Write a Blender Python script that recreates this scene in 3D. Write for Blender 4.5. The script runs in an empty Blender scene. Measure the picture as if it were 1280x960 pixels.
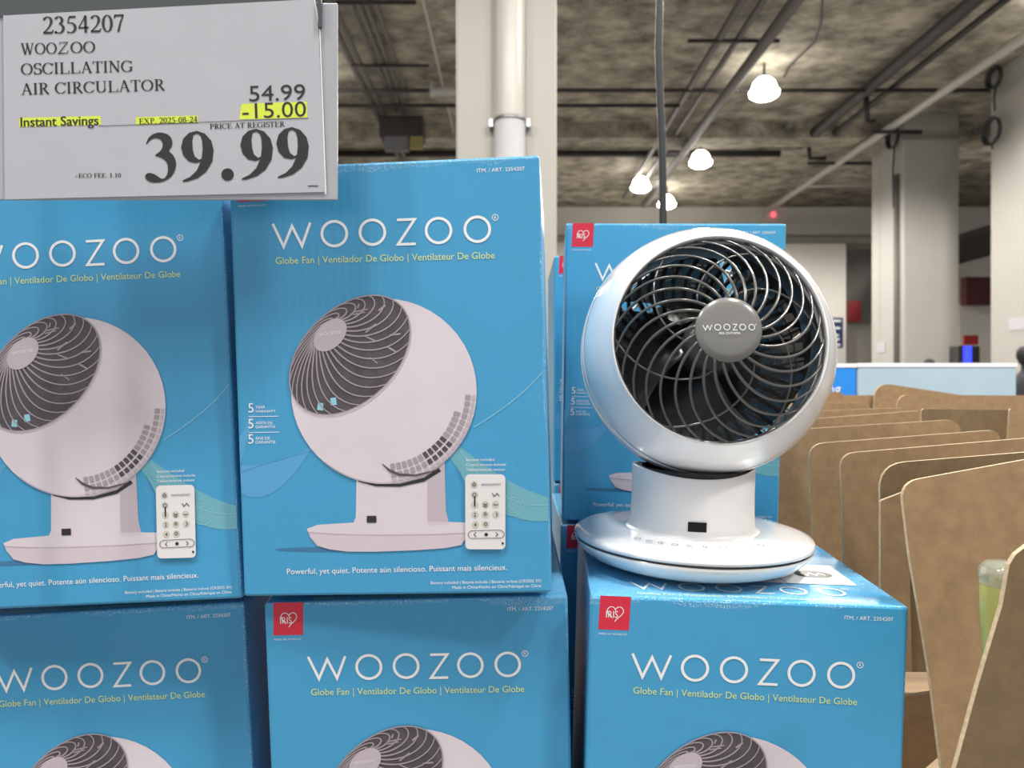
import bpy, bmesh, math, random
from math import sin, cos, pi, radians, sqrt
from mathutils import Vector, Matrix, Euler

random.seed(7)
S = bpy.context.scene
COL = S.collection
F = 960.0            # focal length in pixels of the 1280 x 960 frame
GROUND = -1.35       # the camera is the origin, 1.35 m above the floor
CEIL = 5.3

# ------------------------------------------------------------------ camera, world, light, exposure
cd = bpy.data.cameras.new('camera'); cam = bpy.data.objects.new('camera', cd); COL.objects.link(cam)
cam.location = (0, 0, 0); cam.rotation_euler = (pi/2, 0, 0)
cd.sensor_width = 36; cd.lens = 36*F/1280; cd.clip_start = .02; cd.clip_end = 200
cd.dof.use_dof = True; cd.dof.focus_distance = .63; cd.dof.aperture_fstop = 10
S.camera = cam
S.view_settings.view_transform = 'Standard'; S.view_settings.look = 'None'
S.view_settings.gamma = 1; S.view_settings.use_curve_mapping = False
S.view_settings.exposure = 0.93
w = bpy.data.worlds.new('world'); S.world = w; w.use_nodes = True
w.node_tree.nodes['Background'].inputs[0].default_value = (.99, .99, 1.03, 1)
w.node_tree.nodes['Background'].inputs[1].default_value = .42
LAMP_W = 350
NEAR_W = 365

# ------------------------------------------------------------------ helpers
def srgb(r, g, b):
    f = lambda c: (c/255/12.92) if c/255 <= .04045 else ((c/255+.055)/1.055)**2.4
    return (f(r), f(g), f(b), 1)

def mat(name, col, rough=.5, metal=0, spec=.5, coat=0, emit=None, estr=0, noise=None, bump=None, trans=0, alpha=1):
    """noise=(scale, amount, stretch) varies the colour; bump=(scale, strength, stretch)"""
    m = bpy.data.materials.new(name); m.use_nodes = True
    nt = m.node_tree; b = nt.nodes['Principled BSDF']
    b.inputs['Base Color'].default_value = col; b.inputs['Roughness'].default_value = rough
    b.inputs['Metallic'].default_value = metal; b.inputs['Specular IOR Level'].default_value = spec
    b.inputs['Coat Weight'].default_value = coat; b.inputs['Coat Roughness'].default_value = .08
    b.inputs['Transmission Weight'].default_value = trans; b.inputs['Alpha'].default_value = alpha
    if emit: b.inputs['Emission Color'].default_value = emit; b.inputs['Emission Strength'].default_value = estr
    def coord(stretch):
        tc = nt.nodes.new('ShaderNodeTexCoord'); mp = nt.nodes.new('ShaderNodeMapping')
        mp.inputs['Scale'].default_value = stretch; nt.links.new(tc.outputs['Object'], mp.inputs[0]); return mp.outputs[0]
    if noise:
        n = nt.nodes.new('ShaderNodeTexNoise'); n.inputs['Scale'].default_value = noise[0]; n.inputs['Detail'].default_value = 8
        n.inputs['Roughness'].default_value = .65
        nt.links.new(coord(noise[2] if len(noise) > 2 else (1, 1, 1)), n.inputs['Vector'])
        r = nt.nodes.new('ShaderNodeValToRGB'); k = noise[1]
        r.color_ramp.elements[0].position = .3; r.color_ramp.elements[1].position = .7
        r.color_ramp.elements[0].color = tuple(c*(1-k) for c in col[:3])+(1,)
        r.color_ramp.elements[1].color = tuple(min(1, c*(1+k)) for c in col[:3])+(1,)
        nt.links.new(n.outputs['Fac'], r.inputs[0]); nt.links.new(r.outputs[0], b.inputs['Base Color'])
    if bump:
        n = nt.nodes.new('ShaderNodeTexNoise'); n.inputs['Scale'].default_value = bump[0]; n.inputs['Detail'].default_value = 4
        nt.links.new(coord(bump[2] if len(bump) > 2 else (1, 1, 1)), n.inputs['Vector'])
        bp = nt.nodes.new('ShaderNodeBump'); bp.inputs['Strength'].default_value = bump[1]; bp.inputs['Distance'].default_value = .002
        nt.links.new(n.outputs['Fac'], bp.inputs['Height']); nt.links.new(bp.outputs[0], b.inputs['Normal'])
    return m

def link(name, me, mats, parent=None, smooth=False):
    o = bpy.data.objects.new(name, me); COL.objects.link(o)
    for m in (mats if isinstance(mats, (list, tuple)) else [mats]): me.materials.append(m)
    if smooth:
        for p in me.polygons: p.use_smooth = True
    if parent: o.parent = parent
    return o

def bm_obj(name, bm, mats, parent=None, smooth=False, recalc=True):
    if recalc: bmesh.ops.recalc_face_normals(bm, faces=bm.faces)
    me = bpy.data.meshes.new(name); bm.to_mesh(me); bm.free()
    return link(name, me, mats, parent, smooth)

def empty(name, loc=(0, 0, 0), rot=(0, 0, 0)):
    e = bpy.data.objects.new(name, None); COL.objects.link(e); e.location = loc; e.rotation_euler = rot
    e.empty_display_size = .05
    return e

def tag(o, label, cat, group=None):
    o['label'] = label; o['category'] = cat
    if group: o['group'] = group
    return o

def structure(o):
    o['kind'] = 'structure'; return o

def box(bm, x0, x1, y0, y1, z0, z1, mi=0, bev=0):
    vs = [bm.verts.new((x, y, z)) for x in (x0, x1) for y in (y0, y1) for z in (z0, z1)]
    fs = [(0, 1, 3, 2), (4, 6, 7, 5), (0, 4, 5, 1), (2, 3, 7, 6), (0, 2, 6, 4), (1, 5, 7, 3)]
    ff = [bm.faces.new([vs[i] for i in f]) for f in fs]
    for f in ff: f.material_index = mi
    if bev:
        es = list({e for f in ff for e in f.edges})
        bmesh.ops.bevel(bm, geom=es, offset=bev, segments=2, affect='EDGES', profile=.5)

def tube(bm, pts, rad, seg=10, mi=0, caps=True):
    pts = [Vector(p) for p in pts]; n = len(pts)
    rads = rad if isinstance(rad, (list, tuple)) else [rad]*n
    rings = []; up = None
    for i, p in enumerate(pts):
        d = (pts[min(i+1, n-1)]-pts[max(i-1, 0)]).normalized()
        if up is None:
            up = Vector((0, 0, 1)) if abs(d.z) < .9 else Vector((1, 0, 0))
        a = (up-d*up.dot(d)).normalized(); up = a; c = d.cross(a)
        rings.append([bm.verts.new(p+(a*cos(2*pi*k/seg)+c*sin(2*pi*k/seg))*rads[i]) for k in range(seg)])
    for r0, r1 in zip(rings, rings[1:]):
        for k in range(seg):
            f = bm.faces.new((r0[k], r0[(k+1) % seg], r1[(k+1) % seg], r1[k])); f.material_index = mi; f.smooth = True
    if caps:
        for r in (rings[0], rings[-1]):
            f = bm.faces.new(r); f.material_index = mi

def lathe(bm, prof, seg=64, sx=1, sy=1, mi=0, M=None, closed=False):
    """profile of (r, z) turned about z"""
    rings = []
    for r, z in prof:
        if r < 1e-6: vs = [bm.verts.new((0, 0, z))]
        else: vs = [bm.verts.new((r*sx*cos(2*pi*k/seg), r*sy*sin(2*pi*k/seg), z)) for k in range(seg)]
        if M is not None:
            for v in vs: v.co = M @ v.co
        rings.append(vs)
    pairs = list(zip(rings, rings[1:]))
    if closed: pairs.append((rings[-1], rings[0]))
    for a, b in pairs:
        if len(a) == 1 and len(b) == 1: continue
        for k in range(seg):
            k2 = (k+1) % seg
            if len(a) == 1: f = bm.faces.new((a[0], b[k], b[k2]))
            elif len(b) == 1: f = bm.faces.new((a[k], b[0], a[k2]))
            else: f = bm.faces.new((a[k], a[k2], b[k2], b[k]))
            f.material_index = mi; f.smooth = True

def at(x, y, d):
    """world point seen at pixel x,y of the 1280x960 frame at depth d"""
    return Vector(((x-640)/F*d, d, (480-y)/F*d))

# ---------- flat shapes (print on cartons and the sign): lists of 2-D polygons
def p_ring(cx, cy, ro, ri, n=40, ry=None, riy=None, a0=0, a1=360):
    ry = ro if ry is None else ry; riy = ri if riy is None else riy
    out = []
    for k in range(n):
        a = radians(a0+(a1-a0)*k/n); b = radians(a0+(a1-a0)*(k+1)/n)
        out.append([(cx+ro*cos(a), cy+ry*sin(a)), (cx+ro*cos(b), cy+ry*sin(b)), (cx+ri*cos(b), cy+riy*sin(b)), (cx+ri*cos(a), cy+riy*sin(a))])
    return out

def p_stroke(pts, wd, closed=False):
    """variable width stroke; wd number or list"""
    n = len(pts); W_ = wd if isinstance(wd, (list, tuple)) else [wd]*n
    L, Rr = [], []
    for i in range(n):
        p = Vector(pts[i])
        a = Vector(pts[i-1]) if (i > 0 or closed) else None
        b = Vector(pts[(i+1) % n]) if (i < n-1 or closed) else None
        d0 = (p-a).normalized() if a is not None else None; d1 = (b-p).normalized() if b is not None else None
        if d0 is None: d0 = d1
        if d1 is None: d1 = d0
        n0 = Vector((-d0.y, d0.x)); n1 = Vector((-d1.y, d1.x)); m = (n0+n1)
        if m.length < 1e-6: m = n0
        m.normalize(); k = 1/max(.35, m.dot(n0))
        L.append(p+m*W_[i]/2*k); Rr.append(p-m*W_[i]/2*k)
    out = []
    for i in range(n if closed else n-1):
        j = (i+1) % n
        out.append([tuple(L[i]), tuple(L[j]), tuple(Rr[j]), tuple(Rr[i])])
    return out

def p_ellipse(cx, cy, a, b, rot=0, n=48):
    r = radians(rot)
    return [[(cx+a*cos(t)*cos(r)-b*sin(t)*sin(r), cy+a*cos(t)*sin(r)+b*sin(t)*cos(r)) for t in [2*pi*k/n for k in range(n)]]]

def p_rrect(x0, y0, x1, y1, r, n=5):
    pts = []
    for cx, cy, a in ((x1-r, y1-r, 0), (x0+r, y1-r, 90), (x0+r, y0+r, 180), (x1-r, y0+r, 270)):
        for k in range(n+1):
            t = radians(a+90*k/n); pts.append((cx+r*cos(t), cy+r*sin(t)))
    return [pts]

_tc = {}
def text_polys(s):
    """letters of the built-in font as triangles/ngons, baseline at 0, x from 0 to width"""
    if s not in _tc:
        c = bpy.data.curves.new('t', 'FONT'); c.body = s; c.size = 1; c.resolution_u = 3
        o = bpy.data.objects.new('t', c); COL.objects.link(o)
        me = bpy.data.meshes.new_from_object(o)
        ps = [[(me.vertices[i].co.x, me.vertices[i].co.y) for i in p.vertices] for p in me.polygons]
        bpy.data.objects.remove(o); bpy.data.curves.remove(c); bpy.data.meshes.remove(me)
        xs = [q[0] for p in ps for q in p]; x0, x1 = min(xs), max(xs)
        _tc[s] = ([[(x-x0, y) for x, y in p] for p in ps], x1-x0)
    return _tc[s]

def p_text(s, x0, y0, x1, y1, vs=1.0, down=True, embolden=0):
    """text from baseline-left (x0,y0) to baseline-right (x1,y1), in a y-down frame if down"""
    ps, wd = text_polys(s); ex = Vector((x1-x0, y1-y0)); L = ex.length; ex /= L; k = L/wd
    ey = Vector((ex.y, -ex.x)) if down else Vector((-ex.y, ex.x))
    return [[tuple(Vector((x0, y0))+ex*x*k+ey*y*k*vs) for x, y in p] for p in ps]

class Art:
    """collects 2-D polygons with a material slot and a layer and builds one mesh"""
    def __init__(s, fn): s.fn = fn; s.it = []
    def add(s, polys, mi=0, layer=1):
        for p in polys: s.it.append((p, mi, layer))
        return s
    def build(s, name, mats, parent):
        bm = bmesh.new()
        for p, mi, ly in s.it:
            q = [s.fn(x, y, ly) for x, y in p]
            vs = [bm.verts.new(c) for c in q]
            try: f = bm.faces.new(vs)
            except ValueError: continue
            f.material_index = mi
        return bm_obj(name, bm, mats, parent, recalc=False)

def homography(src, dst):
    # src 4 px points -> dst 4 unit points, solved by elimination
    A = []
    for (x, y), (u, v) in zip(src, dst):
        A.append([x, y, 1, 0, 0, 0, -u*x, -u*y, u]); A.append([0, 0, 0, x, y, 1, -v*x, -v*y, v])
    n = 8
    for i in range(n):
        p = max(range(i, n), key=lambda r: abs(A[r][i])); A[i], A[p] = A[p], A[i]
        for r in range(n):
            if r != i:
                k = A[r][i]/A[i][i]
                A[r] = [a-k*b for a, b in zip(A[r], A[i])]
    h = [A[i][8]/A[i][i] for i in range(n)]+[1]
    def fn(x, y):
        w_ = h[6]*x+h[7]*y+h[8]
        return ((h[0]*x+h[1]*y+h[2])/w_, (h[3]*x+h[4]*y+h[5])/w_)
    return fn

# ------------------------------------------------------------------ materials
M = {}
M['ceiling'] = mat('stained_concrete', (.31, .278, .222, 1), .9, noise=(2.2, .75, (1, 1.2, 1)), bump=(9, .6))
M['floor'] = mat('polished_concrete', (.26, .25, .24, 1), .4, noise=(.6, .15))
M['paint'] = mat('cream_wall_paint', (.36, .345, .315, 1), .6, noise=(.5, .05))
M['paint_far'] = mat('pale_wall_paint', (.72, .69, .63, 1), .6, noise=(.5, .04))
M['paint_grey'] = mat('grey_wall_paint', (.24, .23, .215, 1), .7, noise=(.5, .06))
M['pipe'] = mat('galvanised_pipe', (.13, .115, .11, 1), .6)
M['pipe_dark'] = mat('dark_pipe', (.022, .018, .018, 1), .6)
M['pipe_white'] = mat('white_pipe', (.46, .44, .40, 1), .4)
M['steel'] = mat('steel', (.35, .36, .37, 1), .35, metal=.9)
M['rubber'] = mat('black_rubber', (.022, .026, .028, 1), .45)
M['cardboard'] = mat('brown_cardboard', (.285, .185, .096, 1), .85, noise=(70, .17), bump=(60, .12))
M['cardboard_edge'] = mat('cardboard_cut_edge', (.56, .44, .29, 1), .9, noise=(300, .25))
M['cardboard_in_shade'] = mat('inner_shaded_cardboard', (.17, .115, .058, 1), .85, noise=(60, .16), bump=(60, .12, (1, 1, .1)))  # grey inner flap, and shade put into the colour of two dividers
M['white_plastic'] = mat('white_gloss_plastic', (.84, .84, .85, 1), .14, coat=.6)
M['white_matte'] = mat('white_satin_plastic', (.88, .87, .87, 1), .33)
M['grille'] = mat('grey_gloss_plastic', (.085, .083, .081, 1), .2, coat=.5)
M['hub'] = mat('grey_hub_plastic', (.17, .17, .165, 1), .22)
M['dark'] = mat('black_plastic', (.012, .012, .013, 1), .3)
M['inner'] = mat('dark_grey_plastic', (.030, .032, .034, 1), .35)
M['blade'] = mat('smoked_plastic', (.030, .032, .033, 1), .18, alpha=.95)
M['print_white'] = mat('white_print', (.80, .82, .84, 1), .45)
M['print_yellow'] = mat('pale_yellow_print', (.62, .74, .30, 1), .45)
M['print_red'] = mat('red_print', srgb(206, 40, 66), .4)
M['print_body'] = mat('printed_fan_white', srgb(212, 203, 212), .4, noise=(14, .045))
M['print_body2'] = mat('printed_fan_shade', srgb(186, 175, 184), .4)
M['print_dark'] = mat('printed_fan_dark', srgb(78, 72, 78), .4, noise=(60, .35))
M['print_rib'] = mat('printed_rib_grey', srgb(158, 148, 156), .4)
M['print_hub'] = mat('printed_hub_grey', srgb(170, 160, 168), .4)
M['print_black'] = mat('printed_black', srgb(40, 38, 42), .4)
M['print_btn'] = mat('printed_button', srgb(196, 196, 184), .4)
M['print_sw1'] = mat('printed_light_swoosh', srgb(84, 158, 206), .4)
M['print_sw2'] = mat('printed_green_swoosh', srgb(106, 170, 186), .4)
M['print_line'] = mat('printed_pale_line', srgb(140, 196, 214), .4)
M['paper'] = mat('sign_paper', (.425, .435, .48, 1), .35, noise=(20, .02))
M['ink'] = mat('sign_ink', srgb(34, 34, 36), .5)
M['highlight'] = mat('yellow_highlighter', srgb(206, 222, 70), .5)
M['holder'] = mat('grey_sign_plastic', (.37, .38, .42, 1), .3)
M['holder_dark'] = mat('dark_grey_channel', srgb(70, 76, 80), .4)
M['blue_box'] = mat('bright_blue_card', srgb(28, 128, 216), .5)
M['pale_box'] = mat('pale_blue_card', srgb(160, 182, 196), .5, noise=(6, .04))
M['navy'] = mat('navy_sign', srgb(30, 42, 84), .5)
M['signred'] = mat('red_sign', srgb(176, 44, 46), .5)
M['darkred'] = mat('dark_red_panel', srgb(84, 36, 40), .5)
M['hair'] = mat('black_hair', (.012, .011, .012, 1), .6)
M['skin'] = mat('skin', srgb(196, 150, 124), .5)
M['cloth'] = mat('dark_cloth', (.03, .032, .04, 1), .8)
M['lamp'] = mat('glowing_lamp', (1, 1, 1, 1), .5, emit=(1, .97, .88, 1), estr=9)
M['screen'] = mat('blue_screen', (0, 0, 0, 1), .3, emit=(.03, .05, 1, 1), estr=1.3)
M['redled'] = mat('red_light', (.2, 0, 0, 1), .3, emit=(1, .06, .1, 1), estr=2)
M['wood'] = mat('pallet_wood', (.32, .22, .13, 1), .8, noise=(6, .25, (1, 8, 8)))
M['green_plastic'] = mat('yellow_green_plastic', (.62, .66, .22, 1), .12, trans=.55)
M['sleeve'] = mat('wrapped_plastic', (.46, .46, .47, 1), .2)
M['dull_yellow'] = mat('dull_yellow_label', (.22, .19, .06, 1), .6)
M['dull_grey'] = mat('dull_grey_panel', (.12, .12, .13, 1), .6)
M['notice'] = mat('faded_notice', (.42, .40, .43, 1), .6)
M['clear'] = mat('clear_plastic', (.85, .88, .80, 1), .1, trans=.75)
M['grey_icon'] = mat('grey_icon_print', srgb(84, 84, 90), .4)

# carton: glossy blue print on corrugated board, with white scuffs along the top and side creases
BW, BD, BH = .24, .24, .3325
def carton_mat():
    m = mat('glossy_blue_carton', srgb(66, 153, 200), .3, spec=.45)
    nt = m.node_tree; N = nt.nodes; L = nt.links; b = N['Principled BSDF']
    tc = N.new('ShaderNodeTexCoord'); sp = N.new('ShaderNodeSeparateXYZ'); L.new(tc.outputs['Object'], sp.inputs[0])
    def mth(op, a, c=None, clamp=False):
        n = N.new('ShaderNodeMath'); n.operation = op; n.use_clamp = clamp
        for i, v in enumerate((a, c)):
            if v is None: continue
            if isinstance(v, (int, float)): n.inputs[i].default_value = v
            else: L.new(v, n.inputs[i])
        return n.outputs[0]
    # distance from the top crease
    dz = mth('ABSOLUTE', mth('SUBTRACT', sp.outputs[2], BH-.0008))
    dx = mth('ABSOLUTE', mth('SUBTRACT', sp.outputs[0], BW))
    big = N.new('ShaderNodeTexNoise'); big.inputs['Scale'].default_value = 14; L.new(tc.outputs['Object'], big.inputs['Vector'])
    fine = N.new('ShaderNodeTexNoise'); fine.inputs['Scale'].default_value = 420; fine.inputs['Detail'].default_value = 3
    oi = N.new('ShaderNodeObjectInfo')
    for t in (big, fine):
        t.noise_dimensions = '4D'; L.new(mth('MULTIPLY', oi.outputs['Random'], 20), t.inputs['W'])
    reach = mth('MULTIPLY', mth('SUBTRACT', big.outputs['Fac'], .40, True), .030)   # how far wear reaches, in m
    wz = mth('LESS_THAN', dz, mth('ADD', reach, .0006))
    wx = mth('LESS_THAN', dx, mth('ADD', mth('MULTIPLY', reach, .3), .0003))
    spk = mth('GREATER_THAN', fine.outputs['Fac'], .60)
    wear = mth('MULTIPLY', mth('MAXIMUM', wz, wx), spk, True)
    mx = N.new('ShaderNodeMix'); mx.data_type = 'RGBA'
    mx.inputs['A'].default_value = srgb(66, 153, 200); mx.inputs['B'].default_value = (.75, .80, .82, 1)
    L.new(wear, mx.inputs['Factor']); L.new(mx.outputs['Result'], b.inputs['Base Color'])
    # flutes under the liner
    wv = N.new('ShaderNodeTexWave'); wv.bands_direction = 'X'; wv.inputs['Scale'].default_value = 48; wv.inputs['Distortion'].default_value = .6
    L.new(tc.outputs['Object'], wv.inputs['Vector'])
    lo = N.new('ShaderNodeTexNoise'); lo.inputs['Scale'].default_value = 18; L.new(tc.outputs['Object'], lo.inputs['Vector'])
    h = mth('ADD', mth('MULTIPLY', wv.outputs['Fac'], .06), mth('MULTIPLY', lo.outputs['Fac'], .8))
    bp = N.new('ShaderNodeBump'); bp.inputs['Strength'].default_value = .35; bp.inputs['Distance'].default_value = .003
    L.new(h, bp.inputs['Height']); L.new(bp.outputs[0], b.inputs['Normal'])
    return m
M['carton'] = carton_mat()

# ------------------------------------------------------------------ the building
def slab(name, x0, x1, y0, y1, z0, z1, m):
    bm = bmesh.new(); box(bm, x0, x1, y0, y1, z0, z1); return structure(bm_obj(name, bm, m))
slab('floor', -22, 30, -9, 30, GROUND-.2, GROUND, M['floor'])
slab('ceiling', -22, 30, -9, 30, CEIL, CEIL+.3, M['ceiling'])
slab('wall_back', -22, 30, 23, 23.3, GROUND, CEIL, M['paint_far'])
# concrete rib and ledges across the back of the hall
slab('wall_left', -22.3, -22, -9, 23.3, GROUND, CEIL, M['paint'])
slab('wall_far_right', 30, 30.3, -9, 23.3, GROUND, CEIL, M['paint'])
slab('trim_1', -22, 30, 22.6, 23, 4.25, 4.4, M['paint_grey'])
slab('trim_2', -22, 30, 15.6, 16.2, 5.0, CEIL, M['ceiling'])

def column(x0, x1, d, depth, name='wall_column', top=CEIL):
    a = at(x0, 480, d).x; b_ = at(x1, 480, d).x
    bm = bmesh.new(); box(bm, a, b_, d, d+depth, GROUND, top, bev=.02)
    return bm_obj(name, bm, M['paint'])
# near column with its boxed-in round pipe
c1 = empty('square_column', (.0, 5.3, GROUND)); tag(c1, 'cream square column with a round pipe running down its front, above the big carton', 'column')
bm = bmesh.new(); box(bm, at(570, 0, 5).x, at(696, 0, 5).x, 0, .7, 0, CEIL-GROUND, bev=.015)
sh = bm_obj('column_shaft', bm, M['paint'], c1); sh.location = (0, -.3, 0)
bm = bmesh.new(); tube(bm, [(at(637, 0, 4.85).x, -.36, .0), (at(637, 0, 4.85).x, -.36, CEIL-GROUND)], .098, 28); bm_obj('round_pipe', bm, M['pipe_white'], c1)
bm = bmesh.new(); tube(bm, [(at(637, 0, 4.85).x, -.36, .1), (at(637, 0, 4.85).x, -.36, 1.35+1.68)], .103, 28); bm_obj('pipe_sleeve', bm, M['sleeve'], c1)
bm = bmesh.new(); tube(bm, [(at(637, 0, 4.85).x, -.36, 1.35+1.68), (at(637, 0, 4.85).x, -.36, 1.35+1.70)], .108, 28)
for s in (-1, 1): box(bm, at(637, 0, 4.85).x+s*.12-.012, at(637, 0, 4.85).x+s*.12+.012, -.38, -.31, 3.0, 3.05)
bm_obj('pipe_clamp', bm, M['steel'], c1)

X2 = 7.656
c2 = empty('square_column', (X2, 15, GROUND)); tag(c2, 'cream column with a conduit on its left face, right of the fan in the distance', 'column')
x1 = at(1199, 0, 15).x-X2
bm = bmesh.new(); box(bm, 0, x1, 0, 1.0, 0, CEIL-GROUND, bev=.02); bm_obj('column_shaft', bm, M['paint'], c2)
bm = bmesh.new(); box(bm, .0, .5, .95, 1.36, 0, CEIL-GROUND-.28, bev=.02); bm_obj('side_pilaster', bm, M['paint'], c2)
bm = bmesh.new(); tube(bm, [(-.04, .22, .8), (-.04, .22, 5.5)], .05, 12); bm_obj('conduit', bm, M['pipe'], c2)
bm = bmesh.new(); box(bm, -.06, x1, -.06, .0, 6.12, 6.17); bm_obj('ledge', bm, M['paint_grey'], c2)
bm = bmesh.new(); box(bm, -.012, 0, .75, 1.1, 2.0, 2.22); bm_obj('notice', bm, M['notice'], c2)
X3 = (1238-640)/F*13.1
c3 = empty('square_column', (X3, 11.7, GROUND)); tag(c3, 'wide cream column at the right edge with black cable coils hung on it', 'column')
bm = bmesh.new(); box(bm, 0, 1.6, 0, 1.4, 0, CEIL-GROUND, bev=.02); bm_obj('column_shaft', bm, M['paint'], c3)
bm = bmesh.new(); box(bm, -.012, 0, .3, .9, 2.22, 2.42); bm_obj('notice', bm, M['notice'], c3)

c4 = empty('square_column', (at(1020, 480, 21).x, 21, GROUND)); tag(c4, 'short far cream column partly behind the right rim of the fan', 'column')
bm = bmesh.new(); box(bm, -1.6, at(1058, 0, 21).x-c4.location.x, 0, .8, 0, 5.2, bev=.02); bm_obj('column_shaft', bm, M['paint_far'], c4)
bm = bmesh.new(); box(bm, -1.8, 3.6, -.1, 1, 5.2, 5.35); bm_obj('ledge', bm, M['paint_grey'], c4)

# far wall dressings
def plate(name, x0, y0, x1, y1, d, m, th=.06, parent=None, mats=None):
    a, b_ = at(x0, y1, d), at(x1, y0, d); bm = bmesh.new()
    box(bm, a.x, b_.x, d, d+th, a.z, b_.z)
    return bm_obj(name, bm, m, parent)
slab('wall_right', at(1199, 0, 20).x, at(1290, 0, 20).x, 20, 20.2, at(0, 452, 20).z-1.5, at(0, 381, 20).z, M['paint_far'])
slab('ceiling_soffit', at(1190, 0, 19).x, at(1300, 0, 19).x, 16.5, 22.9, at(0, 303, 19).z, at(0, 296, 19).z, M['pipe_dark'])
t = plate('wall_opening_shade', 1058, 304, 1092, 404, 22.5, M['paint_grey'], .3); structure(t); t.name = 'window_dark_fill_1'  # solid plate, its grey stands for the shade inside an opening
tag(plate('wall_panel', 1060, 376, 1076, 402, 22.2, M['signred'], .1), 'small faded red panel high on the far wall left of the conduit column', 'panel')
tag(plate('wall_panel', 1208, 346, 1240, 381, 19.7, M['darkred'], .25), 'dark red panel high on the far wall between the two right columns', 'panel')
tag(plate('wall_sign', 1205, 419, 1223, 431, 18, M['signred'], .05), 'little red sign above the blue lit screen', 'sign')
ns = empty('wall_sign', at(1043, 416, 20)); tag(ns, 'navy blue sign with white marks beside the right rim of the fan', 'sign')
def childplate(par, name, x0, y0, x1, y1, d, m, th):
    o = plate(name, x0, y0, x1, y1, d, m, th); o.parent = par; o.matrix_parent_inverse = Matrix.Translation(-par.location); return o
childplate(ns, 'board', 1033, 397, 1054, 435, 20, M['navy'], .06)
for yy, xs in ((401, (1039, 1051)), (410, (1040, 1050)), (419, (1043, 1048)), (424, (1042, 1049)), (431, (1041, 1050))):
    bm = bmesh.new(); a, b_ = at(xs[0], yy+1.4, 19.98), at(xs[1], yy-1.2, 19.98); box(bm, a.x, b_.x, 19.97, 20.0, a.z, b_.z)
    o = bm_obj('white_mark', bm, M['print_white'], ns); o.matrix_parent_inverse = Matrix.Translation(-ns.location)

k = empty('display_kiosk', (at(1211, 480, 14).x, 14, GROUND)); tag(k, 'black kiosk with a bright blue lit screen between the right columns', 'screen')
kx = k.location.x
bm = bmesh.new(); box(bm, at(1198, 0, 14).x-kx, at(1225, 0, 14).x-kx, 0, .3, 0, 1.35+at(0, 432, 14).z, bev=.01); bm_obj('cabinet', bm, M['dark'], k)
bm = bmesh.new(); box(bm, at(1204, 0, 14).x-kx, at(1214, 0, 14).x-kx, -.02, 0, 1.35-.0, 1.35+at(0, 433, 14).z); bm_obj('screen', bm, M['screen'], k)
bm = bmesh.new(); lathe(bm, [(0, -.06), (.04, -.05), (.06, 0), (.04, .05), (0, .06)], 12)
o = bm_obj('warning_light', bm, M['redled'], smooth=True); o.location = at(967, 268, 22.96); tag(o, 'small red light glowing near the ceiling above the fan', 'light')

# ------------------------------------------------------------------ ceiling services
def run_y(name, xh, y0, y1, r, m, label, H=5.1, cat='pipe', group=None):
    """a pipe running away from the camera; xh = lateral offset / height"""
    bm = bmesh.new(); X = xh*H; tube(bm, [(X, y0, H), (X, y1, H)], r, 10)
    return tag(bm_obj(name, bm, m, smooth=False), label, cat, group)
for i, (xh, y1) in enumerate(((-.36, 13.6), (-.385, 14.4), (-.405, 14.4), (-.425, 14.4))):
    run_y('ceiling_conduit', xh, 3, y1, .035, M['pipe'], 'one of four parallel grey conduits running to the junction box', group='left ceiling conduits')
for xh in (-.475, -.50):
    run_y('ceiling_pipe', xh, 3, 19, .05, M['pipe'], 'one of two thicker grey ceiling pipes just right of the price sign', group='left ceiling pipes')
run_y('ceiling_rod', -.232, 3, 20, .02, M['pipe_white'], 'thin pale rod along the ceiling just left of the near column', cat='rod')
for xh, r in ((.60, .06), (.655, .05)):
    run_y('ceiling_pipe', xh, 3, 21, r, M['pipe'], 'one of two grey pipes on the ceiling well left of the brightest lamp', group='middle ceiling pipes')
tr = run_y('cable_tray', .74, 3, 21, .09, M['pipe'], 'broad grey duct along the ceiling just left of the brightest lamp', cat='duct', H=4.9)
run_y('ceiling_pipe', 1.205, 3, 16.4, .10, M['pipe_dark'], 'thick dark pipe running diagonally along the upper right ceiling')
run_y('ceiling_pipe', 1.285, 3, 16.0, .05, M['pipe_dark'], 'thin dark pipe beside the thick dark one on the upper right ceiling')
run_y('ceiling_pipe', 1.475, 3, 22, .075, M['pipe_white'], 'long white pipe crossing in front of the conduit column', H=4.9)
bm = bmesh.new(); tube(bm, [at(1238, 208, 20), at(1150, 252, 24.0-1.2)], .1, 10); tag(bm_obj('ceiling_pipe', bm, M['pipe_white']), 'short white pipe glimpsed between the two right columns', 'pipe')
def run_x(name, y, x0, x1, r, m, label, H=5.05, dy=0, cat='pipe'):
    d = H*F/(480-y); bm = bmesh.new(); tube(bm, [((x0-640)/F*d, d, H-dy), ((x1-640)/F*d, d, H+dy)], r, 8)
    return tag(bm_obj(name, bm, m), label, cat)
run_x('sprinkler_pipe', 113, 300, 1257, .035, M['pipe_dark'], 'thin dark pipe crossing the ceiling behind the brightest lamp')
run_x('sprinkler_pipe', 51, 860, 974, .03, M['pipe_dark'], 'short dark rod crossing the ceiling above the brightest lamp', cat='rod')
run_x('sprinkler_pipe', 132, 300, 850, .035, M['pipe_dark'], 'thin dark pipe crossing the ceiling behind the near column, second row')
run_x('sprinkler_pipe', 192, 300, 975, .075, M['pipe_dark'], 'thick dark pipe crossing the ceiling level with the second lamp', H=5.2)
run_x('sprinkler_pipe', 3, 420, 520, .03, M['pipe_dark'], 'dark rod at the very top edge just right of the price sign', H=5.0, cat='rod')
run_x('sprinkler_pipe', 82, 440, 536, .025, M['pipe_dark'], 'dark rod under the conduits left of the near column', cat='rod')
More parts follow.
